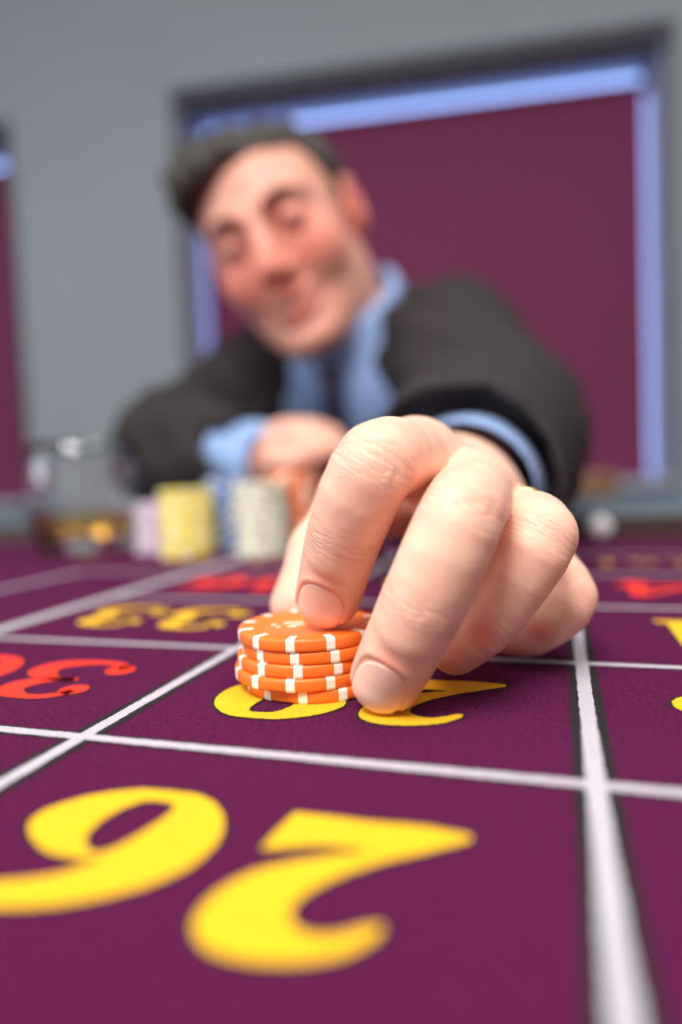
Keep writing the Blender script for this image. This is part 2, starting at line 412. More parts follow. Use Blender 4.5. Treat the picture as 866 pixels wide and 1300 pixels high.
SIXH = [(71.7,-23.4),(76.9,-24.0),(79.8,-29.4),(79.5,-35.8),(77.2,-39.0),(73.9,-40.2),(71.7,-36.5),(70.2,-29.9),(70.0,-25.4)]
def rd(pts, ox): return [(a - ox, -20.5 - b) for a, b in pts]            # to reading coordinates, mm
def crom(pts, step=.5, closed=True):
    P = [np.array(p, float) for p in pts]; n_ = len(P); out = []
    for i in range(n_ if closed else n_ - 1):
        p0, p1, p2, p3 = [P[(i + k) % n_] if closed else P[min(max(i + k, 0), n_ - 1)] for k in (-1, 0, 1, 2)]
        m = max(1, int(np.linalg.norm((p2 - p1)[:2]) / step))
        for j in range(m):
            t = j / m
            out.append(.5 * (2 * p1 + (p2 - p0) * t + (2 * p0 - 5 * p1 + 4 * p2 - p3) * t * t + (3 * p1 - p0 - 3 * p2 + p3) * t ** 3))
    if not closed: out.append(P[-1])
    return out
def sharp(pts, corners, step=.5):
    """smooth closed outline with corners kept at given indices"""
    n_ = len(pts); out = []
    for c0, c1 in zip(corners, corners[1:] + [corners[0] + n_]):
        seg = [pts[i % n_] for i in range(c0, c1 + 1)]
        out += crom(seg, step, False)[:-1]
    return out
def stroke(pts, step=.5):
    C_ = crom(pts, step, False); L_, R_ = [], []
    for i, p in enumerate(C_):
        d = (C_[min(i + 1, len(C_) - 1)] - C_[max(i - 1, 0)])[:2]; d = d / (np.linalg.norm(d) + 1e-9)
        nrm = np.array([-d[1], d[0]]) * p[2] / 2
        L_.append(p[:2] + nrm); R_.append(p[:2] - nrm)
    return L_ + R_[::-1]
def disc(x, y, r, ry=None): return [np.array([x + r * math.cos(t), y + (ry or r) * math.sin(t)]) for t in np.linspace(0, 2 * math.pi, 40)[:-1]]
def rot180(lp): return [np.array([35, 36.2]) - p for p in lp]
G = {}
G['2'] = [(sharp(rd(TWO, 19), [0, 3, 5, 8, 19, 29]), [])]
six_o = sharp(rd(SIX, 57), [10, 15]); six_h = crom(rd(SIXH, 57))
G['6'] = [(six_o, [six_h])]
G['9'] = [(rot180(six_o), [rot180(six_h)])]
ht = math.radians(-12)
G['0'] = [(disc(17.5, 17.8, 16.5, 18), [[np.array([17.5 + x * math.cos(ht) - y * math.sin(ht), 17.8 + x * math.sin(ht) + y * math.cos(ht)]) for x, y in disc(0, 0, 5.5, 13.5)]])]
G['3'] = [(stroke([(6, 28, 3), (10, 33, 3.5), (17, 34.5, 3.5), (25, 31, 7.5), (25.5, 25, 8), (20, 20, 4), (13, 18.5, 2)]), []),
          (stroke([(12, 18.5, 2), (21, 18.5, 4), (29, 13, 9), (28, 6, 8), (18, 1.8, 4), (9, 2.6, 3.5), (4, 7, 4)]), []), (disc(6.5, 27, 4), []), (disc(5, 8, 4.5), [])]
G['1'] = [([np.array(p, float) for p in [(10, 0), (26, 0), (26, 3), (22, 4), (22, 36), (17, 36), (7, 29), (7, 26.5), (14, 28), (14, 4), (10, 3)]], [])]
G['4'] = [([np.array(p, float) for p in [(18, 0), (31, 0), (31, 2.5), (28, 4), (28, 9), (33, 9), (33, 14), (28, 14), (28, 36), (22, 36), (1, 13), (1, 9), (20.5, 9), (20.5, 4), (18, 2.5)]], [[np.array(p, float) for p in [(20.5, 14), (7, 14), (20.5, 28)]]])]
G['5'] = [(stroke([(27, 33, 6), (18, 32.5, 6), (9, 34, 5)]), []), (stroke([(9, 35, 3), (8, 26, 3), (7, 19, 3)]), []),
          (stroke([(7, 19, 2.5), (16, 22, 4), (26, 18, 8), (28, 11, 9), (23, 4, 7), (13, 1.7, 3.5), (5, 6, 4)]), []), (disc(6, 7.5, 4.3), [])]
G['7'] = [(stroke([(4, 27, 2), (7, 32, 6), (18, 32, 7), (30, 34.5, 3)]), []), (stroke([(30, 35, 2.5), (22, 23, 5), (17, 12, 8), (17, 0, 9)]), [])]
G['8'] = [(disc(17.5, 26.5, 12.5, 9.5), [disc(17.5, 27, 4.5, 6)]), (disc(17.5, 9.5, 15.5, 10), [disc(17.5, 9, 5.5, 6.5)])]
G['t'] = [(stroke([(18, 34, 5), (16, 18, 6), (15, 6, 6), (21, 1, 4), (26, 4, 3)]), []), (stroke([(7, 24, 4), (17, 24.5, 4), (28, 25, 4)]), [])]
G['o'] = [(disc(17, 12, 13, 12.5), [disc(17, 12, 6, 8)])]
def grow(lp, e):
    lp = [np.asarray(p) for p in lp]; n_ = len(lp)
    ar = sum(lp[i][0] * lp[(i + 1) % n_][1] - lp[(i + 1) % n_][0] * lp[i][1] for i in range(n_)); sg = 1 if ar > 0 else -1
    out = []
    for i in range(n_):
        d = lp[(i + 1) % n_] - lp[i - 1]; d = d / (np.linalg.norm(d) + 1e-9)
        out.append(lp[i] + sg * e * np.array([d[1], -d[0]]))
    return out
def numeral(ch, a, b, m, sc=1.0):
    """reading direction runs along +a, upright points at the lens (-b)"""
    f = lambda lp: [(a + p[0] * sc / 1000, b - p[1] * sc / 1000) for p in lp]
    o = None
    for nm, e, mm, zz in (('numeral_outline', .75 * sc, 'felt_black', .00009), ('numeral', 0, m, .00016)):
        polys = []
        for outer, holes in G[ch]:
            polys.append((f(grow(outer, e) if e else outer), [f(grow(h, -e) if e else h) for h in holes]))
        o = ink(nm, polys, mm, zz)
    return o
for r, b in enumerate((-.0205, .056, .138, .222)):
    for c in range(-1, 2):
        num = 26 + 3 * r + c
        for k, ch in enumerate(str(num)):
            numeral(ch, .109 * c + .019 + .038 * k, b, 'felt_red' if num in (25, 27, 30, 32, 34, 36) else 'felt_yellow')
for c in range(-1, 2):
    for k, ch in enumerate('2to1'): numeral(ch, .109 * c + .022 + .019 * k, .298, 'felt_gold', .55)

# ------------------------------------------------------------------ chips
CR, CT = .0195, .0033
def chip_profile(r=CR, t=CT):
    return [(.0003, .00025), (r * .62, .00025), (r * .64, 0), (r - .0007, 0), (r - .0002, .0002), (r, .0007), (r, t - .0007), (r - .0002, t - .0002), (r - .0007, t), (r * .64, t), (r * .62, t - .0002), (.0003, t - .0002)]
g = MB(); g.lathe(chip_profile(), 72); CHIP = g.mesh('chip_body'); CHIP.polygons.foreach_set('use_smooth', [True] * len(CHIP.polygons))
CHIP.materials.append(M['chip_orange'])
def spot_mesh():
    e = .00006; t = CT; r = CR
    pr = [(r * .80, t + e), (r - .0007, t + e), (r - .0002 + e, t - .0002 + e), (r + e, t - .0007), (r + e, .0007), (r - .0002 + e, .0002 - e), (r - .0007, -e), (r * .80, -e)]
    V, F = [], []; N = 5; hw = math.radians(3.4)
    for i in range(N):
        a = -hw + 2 * hw * i / (N - 1)
        for x, z in pr: V.append((x * math.cos(a), x * math.sin(a), z))
    n_ = len(pr)
    for i in range(N - 1):
        for k in range(n_ - 1): F.append((i * n_ + k, (i + 1) * n_ + k, (i + 1) * n_ + k + 1, i * n_ + k + 1))
    me = pymesh('edge_spot', V, F); me.materials.append(M['chip_white']); return me
SPOT = spot_mesh()
def mark_mesh():
    b = MB(); z = CT - .0001
    for (x, y, lx, ly, a) in ((-.0045, .001, .0052, .0010, .05), (-.0030, -.0022, .0040, .0009, .25), (-.0046, -.0036, .0024, .0008, -.1), (-.0098, -.0006, .0011, .0009, .6), (-.0084, -.0034, .0011, .0009, .2), (.003, .002, .004, .001, .5)):
        b.box((x, y, z), (lx, ly, .00022), rz=a)
    me = b.mesh('printed_mark'); me.materials.append(M['chip_white']); return me
MARK = mark_mesh()
labels5 = ['topmost orange chip of the held stack, under the index fingertip', 'second orange chip from the top of the held stack',
           'middle orange chip of the five in the held stack', 'fourth orange chip from the top of the held stack, jutting out left', 'bottom orange chip of the held stack, lying on the felt']
offs = [(0, 0, 0), (.0008, .0004, .4), (-.0005, .0002, 6.5), (-.0012, -.0004, 2.5), (.0016, .0006, 2.8)]
SC = np.array([-.0098, .1850])
for k in range(5):
    dx, dy, rot = offs[k]
    o = empty('poker_chip', (SC[0] + dx, SC[1] + dy, T + .00012 + (4 - k) * CT))
    o.rotation_euler = (0, 0, math.radians(-87 + rot)); tag(o, labels5[k], 'poker chip', 'orange chips in the held stack')
    obj('chip_body', CHIP, None, o)
    for q in range(12):
        s = obj('edge_spot', SPOT, None, o); s.rotation_euler = (0, 0, math.radians(15 + 30 * q))
    mk = obj('printed_mark', MARK, None, o); mk.rotation_euler = (0, 0, math.radians(87))
def far_chip(body, insert):
    g = MB(); g.lathe([(.0004, 0), (CR - .0006, 0), (CR, .0006), (CR, CT - .0006), (CR - .0006, CT), (.0004, CT)], 48)
    me = g.mesh('poker_chip'); me.materials.append(M[body]); me.materials.append(M[insert])
    for p in me.polygons:
        c = p.center; r = math.hypot(c.x, c.y)
        if r > CR * .9 and abs(p.normal.z) < .9 and int((math.degrees(math.atan2(c.y, c.x)) % 360) / 7.5) % 8 in (0, 1): p.material_index = 1
    return me
stacks = [('chip_yellow', 'chip_white', (240, 705, .505), 15, 'yellow chip in the blurred yellow stack beside the whisky glass', 'chips of the yellow stack'),
          ('chip_cream', 'chip_green', (336, 705, .500), 16, 'cream chip with grey-green edge marks in the stack nearest the hand', 'chips of the cream stack'),
          ('chip_lilac', 'chip_white', (204, 700, .545), 12, 'pale lilac chip in the short stack half behind the yellow one', 'chips of the lilac stack'),
          ('chip_blue', 'chip_white', (293, 697, .537), 17, 'blue chip in the stack between the yellow and cream stacks', 'chips of the blue stack'),
          ('chip_orange', 'chip_white', (377, 690, .530), 18, 'orange chip in the far stack below the resting fist', 'chips of the far orange stack')]
FAR = {}
for body, ins, (px_, py_, d_), n_, lab, grp in stacks:
    me = far_chip(body, ins); p = at(px_, py_, d_); FAR[body] = p
    for k in range(n_):
        o = obj('poker_chip', me); o.location = (p[0] + rng.uniform(-.0005, .0005), p[1] + rng.uniform(-.0005, .0005), T + .0002 + k * CT)
        o.rotation_euler = (0, 0, rng.uniform(0, 6.28)); tag(o, lab if 0 < k < n_ - 1 else ('uppermost ' if k else 'lowest ') + lab, 'poker chip', grp)

# ------------------------------------------------------------------ whisky glass
p = at(109, 640, .560)
gl = empty('whisky_glass', (p[0], p[1], T + .0002)); tag(gl, 'short round tumbler with a little amber whisky standing on the felt', 'glass')
R_ = .0445
outer = [(.0005, .0015), (.020, .0012), (.031, .0003), (.035, .002), (.0385, .008), (.0425, .022), (.0442, .036), (.0442, .052), (.0430, .070), (.0415, .0885)]
inner = [(.0405, .0892), (.0397, .0885), (.0412, .070), (.0424, .052), (.0423, .036), (.0405, .025), (.034, .0185), (.020, .0170), (.0005, .0165)]
g = MB(); g.lathe(outer + inner, 72); obj('tumbler', g.mesh('tumbler', True), 'glass', gl)
liq = [(.0005, .01648), (.020, .01698), (.034, .01848), (.0406, .0250), (.0421, .0335), (.0424, .0345), (.0405, .0343), (.0005, .0342)]
liq = [(r + (.0004 if 1 < i < 6 else 0), z - (.0004 if i < 4 else 0)) for i, (r, z) in enumerate(liq)]    # wets the wall
g = MB(); g.lathe(liq, 72); obj('whisky', g.mesh('whisky', True), 'whisky', gl)

# ------------------------------------------------------------------ the man's left hand (near the lens)
FING = {
 'index':  dict(j=[at(531, 584, .203), at(479, 588, .160), at(439, 675, .166), at(417, 756, .179)], r=[.0128, .0100, .0094, .0086], nail=(.0079, .0060), yaw=8),
 'middle': dict(j=[at(604, 626, .198), at(588, 650, .151), at(537, 766, .151), at(491, 859, .1625)], r=[.0122, .0094, .0096, .0087], nail=(.0079, .0062), yaw=6),
 'ring':   dict(j=[at(644, 664, .208), at(683, 680, .170), at(622, 782, .172), at(578, 822, .176)], r=[.0112, .0097, .0080, .0070], nail=None, yaw=-12),
 'little': dict(j=[at(672, 694, .226), at(721, 757, .194), at(674, 797, .196), at(640, 802, .198)], r=[.0100, .0081, .0080, .0066], nail=None, yaw=-18),
}
THUMB = dict(j=[at(540, 628, .260), at(458, 634, .246), at(412, 702, .228), at(380, 768, .2165)], r=[.015, .0122, .0112, .0092])
WRIST = at(580, 630, .266); FARM = at(588, 622, .36)
MET = [at(572, 616, .258), at(582, 620, .260), at(592, 630, .261), at(600, 642, .263)]
DORS = unit(np.cross(FING['little']['j'][0] - FING['index']['j'][0], WRIST - FING['middle']['j'][0])); DORS = DORS if DORS[2] > 0 else -DORS
def rotz(v, a):
    c, s_ = math.cos(math.radians(a)), math.sin(math.radians(a)); return np.array([c * v[0] + s_ * v[1], -s_ * v[0] + c * v[1], v[2]])
for f in FING.values():
    j = f['j']; vd = rotz(CO - (j[1] + j[3]) / 2, f['yaw']); lat = unit(np.cross(j[3] - j[1], vd)); f['lat'] = lat
    f['ax'] = [unit(j[k + 1] - j[k]) for k in range(3)]
    f['dor'] = []
    for a in f['ax']:
        dd = unit(np.cross(lat, a)); dd = dd if (dd @ vd > 0 if len(f['dor']) else dd[2] > 0) else -dd
        f['dor'].append(dd)
    # the nail faces the dorsal side of the last phalanx
for f in FING.values():                                    # smooth centre line and radii through the joints
    j, r = f['j'], f['r']; K = [np.append(p, q) for p, q in zip(j, r)]; f['chain'] = []
    K[0][3] *= .90
    for i in range(3):
        k0, k1, k2, k3 = K[max(i - 1, 0)], K[i], K[i + 1], K[min(i + 2, 3)]
        m1, m2 = (k2 - k0) * .38, (k3 - k1) * .38
        for t in (0, .25, .5, .75):
            h = np.array([2 * t ** 3 - 3 * t * t + 1, t ** 3 - 2 * t * t + t, -2 * t ** 3 + 3 * t * t, t ** 3 - t * t])
            c = h[0] * k1 + h[1] * m1 + h[2] * k2 + h[3] * m2
            c[3] = k1[3] + (k2[3] - k1[3]) * t
            f['chain'].append(c)
    f['chain'].append(K[3])
def finger_sdf(P, f, name):
    d = None; ch_ = f['chain']
    for i in range(len(ch_) - 1):
        e = rc(P, ch_[i][:3], ch_[i + 1][:3], ch_[i][3], ch_[i + 1][3], f['dor'][2] if i > 8 else None, 1.06)
        d = e if d is None else np.minimum(d, e)
    return d
def finger_detail(P, f, name):
    """creases over the joints, and the nail bed"""
    out = np.zeros(len(P)); j, r = f['j'], f['r']
    if f.get('nail'):
        Q = P - (j[3] + f['ax'][2] * NAILC); s = Q @ f['ax'][2]; w = Q @ f['lat']; n_ = Q @ f['dor'][2]
        ls, lw = f['nail']
        q = (np.abs(s / ls) ** 2.6 + np.abs(w / lw) ** 2.6) ** (1 / 2.6)
        m = (n_ > .0008)
        fold = np.exp(-((q - 1.17) / .13) ** 2) * (s < ls * .55) * .00055
        bed = np.clip((1.08 - q) / .12, 0, 1) * .00035
        out += m * (bed - fold)
    return out
NAILC = -.0021
def hand_base(P):
    fd = None
    for nme, f in FING.items():
        d = finger_sdf(P, f, nme); fd = d if fd is None else smin(fd, d, .0009)
    palm = None
    for m, (nme, f) in zip(MET, FING.items()):
        d = rc(P, m, f['j'][0], .0138, f['r'][0] * .94, DORS, 1.12); palm = d if palm is None else smin(palm, d, .010)
    palm = smin(palm, rc(P, WRIST, FARM, .0225, .029, DORS, 1.15), .02)
    j = THUMB['j']; r = THUMB['r']
    th = smin(rc(P, j[0], j[1], r[0], r[1]), rc(P, j[1], j[2], r[1], r[2]), .005)
    palm = smin(palm, th, .014)
    web = (FING['index']['j'][0] * .65 + MET[0] * .35)
    palm = smin(palm, rc(P, web, j[1], .008, .0085), .016)
    d = smin(palm, fd, .007)
    t2 = smin(rc(P, j[1], j[2], r[1], r[2]), rc(P, j[2], j[3], r[2], r[3]), .004)
    return smin(d, t2, .002)
def hand_fn(P):
    d = hand_base(P)
    m = np.abs(d) < .004
    if m.any():
        Q = P[m]; o = np.zeros(len(Q))
        for nme, f in FING.items():
            # only where this finger owns the surface
            own = finger_sdf(Q, f, nme) < .0015 if f['nail'] else np.zeros(len(Q), bool)
            if own.any(): o[own] += finger_detail(Q[own], f, nme)
        # web wrinkles and gentle unevenness of the back of the hand
        o += .00004 * np.sin(Q[:, 0] * 610 + 3 * np.sin(Q[:, 2] * 300)) * np.sin(Q[:, 1] * 540 + 1.3)
        d = d.copy(); d[m] += o
    return smax(d, T + .0003 - P[:, 2], .002)
WST = (.85, .9, .35, .25)
def wrinkle_of(V):
    """joint-local coordinates and strength of the skin creases"""
    pos = np.zeros((len(V), 3)); mask = np.zeros(len(V))
    for i, f in enumerate(FING.values()):
        j, r = f['j'], f['r']
        for jn, sig in ((1, .0062), (2, .0040)):
            ax = unit(f['ax'][1] + f['ax'][2]) if jn == 2 else unit(f['ax'][0] * .3 + f['ax'][1])
            do = unit(f['dor'][1] + f['dor'][2]) if jn == 2 else unit(f['dor'][0] * .3 + f['dor'][1])
            Q = V - j[jn]; s = Q @ ax; w = Q @ f['lat']; n_ = Q @ do
            m = WST[i] * np.exp(-(s / sig) ** 2) * np.clip((n_ / r[jn] - .15) / .4, 0, 1) * (np.linalg.norm(Q, axis=1) < r[jn] * 1.9)
            u = m > mask
            mask[u] = m[u]
            cs = (s + np.sign(s) * 10 * w * w) * 1000
            pos[u] = np.stack([cs * .75, w * 1000 * .10, np.full(len(w), 7.3 * i + 3.1 * jn + .45)], 1)[u]
    return pos, mask
def flush_of(V):
    fl = np.zeros(len(V))
    for nme, f in FING.items():
        j = f['j']
        fl = np.maximum(fl, .75 * np.exp(-(np.linalg.norm(V - j[3], axis=1) / .011) ** 2))
        fl = np.maximum(fl, .9 * np.exp(-(np.linalg.norm(V - (j[3] - f['ax'][2] * .0100 + f['dor'][2] * .0078), axis=1) / .0045) ** 2))
        fl = np.maximum(fl, .30 * np.exp(-(np.linalg.norm(V - j[2], axis=1) / .010) ** 2))
        fl = np.maximum(fl, .38 * np.exp(-(np.linalg.norm(V - j[1], axis=1) / .012) ** 2))
        fl = np.maximum(fl, .30 * np.exp(-(np.linalg.norm(V - j[0], axis=1) / .016) ** 2))
    fl = np.maximum(fl, .5 * np.exp(-(np.linalg.norm(V - THUMB['j'][3], axis=1) / .014) ** 2))
    return fl
hp = np.array([p for f in FING.values() for p in f['j']] + THUMB['j'] + [WRIST, at(590, 618, .345)])
HV, HQ = sdf_mesh(hand_fn, hp.min(0) - .032, hp.max(0) + .032, .00055)
HFL = flush_of(HV); HWP, HWM = wrinkle_of(HV)
def nail_mesh(f):
    """thin curved plate laid on the nail bed"""
    ls, lw = f['nail']; j = f['j']; N = 17; c = j[3] + f['ax'][2] * NAILC
    top, ok = [], []
    for a in range(N):
        for b in range(N):
            u, v = -1 + 2 * a / (N - 1), -1 + 2 * b / (N - 1)
            # square -> rounded rectangle, the free edge a little squarer
            du, dv = u * math.sqrt(1 - v * v * (.55 if u < 0 else .42)), v * math.sqrt(1 - u * u * (.48 if u < 0 else .30))
            top.append(c + f['ax'][2] * du * ls * 1.02 + f['lat'] * dv * lw * 1.02)
    P = np.array(top); h = np.full(len(P), .016)
    for _ in range(60):                                     # march down onto the finger
        d = finger_sdf(P + h[:, None] * f['dor'][2], f, '')
        h -= np.clip(d, -.002, .002) * .7
    uu = (P - c) @ f['ax'][2] / ls; ww = (P - c) @ f['lat'] / lw
    h = np.clip(h, .0015, None) + .00012 + .00035 * np.clip(uu, 0, 1)
    U = P + h[:, None] * f['dor'][2]; L = U - f['dor'][2] * .0009
    V = np.concatenate([U, L]); K = N * N; F = []
    for a in range(N - 1):
        for b in range(N - 1):
            i = a * N + b; F.append((i, i + 1, i + N + 1, i + N)); F.append((K + i, K + i + N, K + i + N + 1, K + i + 1))
    rim = [a * N for a in range(N)] + [(N - 1) * N + b for b in range(1, N)] + [a * N + N - 1 for a in range(N - 2, -1, -1)] + [b for b in range(N - 2, 0, -1)]
    for x, y in zip(rim, rim[1:] + rim[:1]): F.append((x, y, K + y, K + x))
    me = pymesh('fingernail', V, F, True)
    bm = bmesh.new(); bm.from_mesh(me); bmesh.ops.recalc_face_normals(bm, faces=bm.faces[:]); bm.to_mesh(me); bm.free()
    return me

# ------------------------------------------------------------------ the rest of the man
def rotm(ax, a):
    c, s = math.cos(a), math.sin(a)
    return np.array({'x': [[1, 0, 0], [0, c, -s], [0, s, c]], 'y': [[c, 0, s], [0, 1, 0], [-s, 0, c]], 'z': [[c, -s, 0], [s, c, 0], [0, 0, 1]]}[ax])
HR = rotm('z', math.radians(-16)) @ rotm('y', math.radians(-20)) @ rotm('x', math.radians(20))
HO = at(330, 294, .640) - HR @ np.array([0, -.088, .008])
def hl(x, y, z): return HO + HR @ np.array([x, y, z])
SL = at(572, 420, .70); SR = at(322, 470, .84)
NB = at(452, 428, .775)                                       # base of the neck
HIPS = np.array([.14, 1.02, .57])
EL = at(632, 548, .485); ER = at(222, 570, .72)
WR = at(348, 590, .612)                                       # right wrist
UPT = unit(NB - HIPS); LAT = unit(SL - SR); FWD = unit(np.cross(LAT, UPT)); FWD = FWD if FWD[1] < 0 else -FWD
LAT = unit(np.cross(UPT, FWD)); LAT = LAT if LAT[0] > 0 else -LAT

def head_fn(W):
    P = (W - HO) @ HR
    X = np.abs(P[:, 0]); S = np.stack([X, P[:, 1], P[:, 2]], 1)       # mirrored
    d = ell(P, (0, .018, .036), (.074, .096, .076))
    d = smin(d, ell(P, (0, -.024, -.028), (.064, .066, .090)), .03)
    d = smin(d, rc(S, (.045, .006, -.055), (.014, -.066, -.097), .020, .020), .03)       # jaw
    d = smin(d, ell(P, (0, -.082, -.101), (.019, .015, .014)), .015)                     # chin
    d = smin(d, ell(S, (.040, -.062, -.028), (.023, .018, .023)), .022)                  # cheeks, lifted by a smile
    d = smin(d, rc(S, (.010, -.088, .026), (.045, -.070, .028), .008, .008), .014)       # brow ridge
    d = smax(d, -ell(S, (.031, -.098, .008), (.019, .014, .011)), .010)                  # eye sockets
    d = smin(d, ell(S, (.031, -.078, .007), (.0145, .0125, .0115)), .004)                # lids
    d = smin(d, rc(P, (0, -.089, .016), (0, -.112, -.026), .0075, .0110), .010)          # nose
    d = smin(d, ell(S, (.011, -.101, -.031), (.009, .011, .008)), .006)
    d = smax(d, -ell(S, (.007, -.107, -.040), (.0035, .005, .003)), .003)
    mo = np.stack([X, P[:, 1] , P[:, 2] - 9 * X * X], 1)                                 # the smile curves up
    d = smin(d, ell(mo, (0, -.088, -.0585), (.026, .012, .006)), .006)
    d = smin(d, ell(mo, (0, -.087, -.0745), (.022, .012, .0065)), .006)
    d = smax(d, -ell(mo, (0, -.100, -.0665), (.025, .012, .0042)), .003)
    d = smax(d, -rc(S, (.021, -.098, -.036), (.034, -.082, -.066), .0020, .0016), .009)  # laugh lines
    e = ell(S, (.079, .012, .000), (.011, .020, .033)); e = smax(e, -ell(S, (.090, .006, .003), (.008, .011, .020)), .006)
    d = smin(d, e, .006)
    return d
def body_fn(W):
    d = head_fn(W)
    d = smin(d, rc(W, hl(0, .022, -.035), NB - UPT * .02, .056, .062), .03)
    d = smin(d, rc(W, SL - UPT * .04, SR - UPT * .04, .040, .040), .04)
    d = smin(d, rc(W, NB - UPT * .15 - FWD * .02, HIPS, .085, .100, FWD, 1.2), .04)
    for S, E_, K in ((SL, EL, at(588, 616, .335)), (SR, ER, WR)):
        d = smin(d, rc(W, S - UPT * .02, E_, .045, .036), .03); d = smin(d, rc(W, E_, K, .037, .026), .02)
    d = smin(d, rh_fn(W), .006)
    for s in (-1, 1):
        hip = HIPS + LAT * .09 * s; kn = KNEE[s]; an = ANK[s]
        d = smin(d, rc(W, hip, kn, .07, .05), .04); d = smin(d, rc(W, kn, an, .048, .033), .02)
    return d
KNEE = {-1: np.array([-.02, .62, .54]), 1: np.array([.24, .58, .54])}
ANK = {-1: np.array([-.03, .66, .09]), 1: np.array([.27, .62, .09])}
# the right hand: a loose fist resting on the far orange stack
RC_ = at(390, 572, .590)
RK = [RC_ + np.array(o) * .86 for o in ((-.026, .004, .012), (-.010, -.010, .016), (.007, -.012, .015), (.023, -.008, .009))]
def rh_fn(W):
    d = rc(W, WR, RC_ + np.array([-.018, .012, .004]), .025, .024)
    for i, k in enumerate(RK):
        d = smin(d, rc(W, RC_ + np.array([-.022 + .004 * i, .016, .006]), k, .016, .0125), .010)
    for i, k in enumerate(RK):
        a = k + np.array([.012, -.016, -.014]); b = a + np.array([-.010, .014, -.010])
        f = smin(rc(W, k, a, .0115, .0098), rc(W, a, b, .0098, .0088), .003); d = smin(d, f, .0025)
    t0 = RC_ + np.array([-.028, -.004, -.006])
    f = smin(rc(W, t0, t0 + np.array([.014, -.020, -.004]), .0135, .0112), rc(W, t0 + np.array([.014, -.020, -.004]), t0 + np.array([.036, -.022, .0]), .0112, .0092), .004)
    return smin(d, f, .003)

person = empty('person', (HIPS[0], HIPS[1], 0))
tag(person, 'smiling man in dark suit and blue shirt reaching over the table with orange chips', 'person')
PI_ = Vector(person.location)
def pobj(name, V, Q, m, parent=None, attr=None):
    me = npmesh(name, np.asarray(V) - np.array(PI_), Q)
    if attr is not None and len(attr) == len(me.vertices): add_attr(me, 'flush', attr)
    return obj(name, me, m, parent or person)
# body: head and right hand at 2.2 mm, limbs coarser, near hand finest; one mesh
parts = []
lo = HO - .155; hi = HO + .155
neck_cut = hl(0, .022, -.075)
bV, bQ = sdf_mesh(lambda W: body_fn(W), np.array([-.42, .26, .0]), np.array([.47, 1.2, 1.26]), .0048)
hV, hQ = sdf_mesh(lambda W: smax(smin(head_fn(W), rc(W, hl(0, .022, -.035), NB - UPT * .02, .056, .062), .03) - .0002, np.linalg.norm(W - HO, axis=1) - .148, .001), HO - .155, HO + .155, .0022)
rV, rQ = sdf_mesh(lambda W: rh_fn(W) - .0003, RC_ - .085, RC_ + .075, .0016)
def face_flush(V):
    P = (V - HO) @ HR; S = np.stack([np.abs(P[:, 0]), P[:, 1], P[:, 2]], 1)
    g_ = lambda c, r: np.exp(-(np.linalg.norm((S - np.array(c)) / np.array(r), axis=1)) ** 2)
    f = .75 * g_((.042, -.08, -.022), (.022, .03, .020)) + .7 * g_((0, -.115, -.026), (.016, .02, .018)) + .6 * g_((0, -.095, -.066), (.028, .02, .014)) + .7 * g_((.085, .01, 0), (.012, .03, .04)) + .5 * g_((.031, -.085, .006), (.016, .02, .010)) + .6
    return np.clip(f, 0, 1)
V_ = np.concatenate([HV, hV, rV, bV]); o1 = len(HV); o2 = o1 + len(hV); o3 = o2 + len(rV)
Q_ = np.concatenate([HQ, hQ + o1, rQ + o2, bQ + o3])
FL_ = np.concatenate([HFL, face_flush(hV), np.full(len(rV), .4), face_flush(bV)])
body = pobj('body', V_, Q_, 'skin', None, FL_)
nb = len(V_) - len(HV)
add_attr(body.data, 'wrinkle_mask', np.concatenate([HWM, np.zeros(nb)])); add_vattr(body.data, 'wrinkle_pos', np.concatenate([HWP, np.zeros((nb, 3))]))
for nme in ('index', 'middle'):
    me = nail_mesh(FING[nme]); me.transform(Matrix.Translation(-PI_)); nl = obj('fingernail', me, 'nail', body)
# finger ring on the ring finger's first phalanx
f = FING['ring']; ra = f['j'][0] + (f['j'][1] - f['j'][0]) * .46; ax = Vector(f['ax'][0])
g = MB(); rr = .0104
g.lathe([(rr, -.002), (rr + .0011, -.0016), (rr + .0014, 0), (rr + .0011, .0016), (rr, .002), (rr - .0004, 0)], 48, True)
me = g.mesh('finger_ring', True); me.transform(Matrix.Translation(Vector(ra) - PI_) @ ax.to_track_quat('Z', 'Y').to_matrix().to_4x4()); fr = obj('finger_ring', me, 'gold', person); fr['label'] = 'thin gold ring'

# eyes, brows, teeth
for s in (-1, 1):
    g = MB(); me = bpy.data.meshes.new('eye'); bm = bmesh.new(); bmesh.ops.create_uvsphere(bm, u_segments=16, v_segments=10, radius=.0121); bm.to_mesh(me); bm.free()
    me.materials.append(M['eye']); me.materials.append(M['iris'])
    gz = Vector((0, -1, -.25)).normalized()
    for p_ in me.polygons:
        p_.use_smooth = True
        if p_.center.normalized().dot(gz) > .84: p_.material_index = 1
    me.transform(Matrix.Translation(Vector(hl(.031 * s, -.0795, .0055)) - PI_) @ Matrix(HR.tolist()).to_4x4() @ Matrix.Diagonal((1, 1, .55, 1))); obj('eye', me, None, body)
    bp_ = [(.013, -.099, .027), (.024, -.0985, .031), (.036, -.093, .032), (.047, -.083, .027)]
    g = MB(); g.tube([Vector(hl(x * s, y + .004, z)) - PI_ for x, y, z in bp_], [.0025, .0040, .0036, .0015], 8); obj('eyebrow', g.mesh('eyebrow', True), 'brow', body)
g = MB(); g.tube([Vector(hl(x, -.092 + abs(x) * .35, -.0655 + 9 * x * x)) - PI_ for x in (-.019, -.010, 0, .010, .019)], [.002, .0036, .004, .0036, .002], 8); obj('teeth', g.mesh('teeth', True), 'teeth', body)

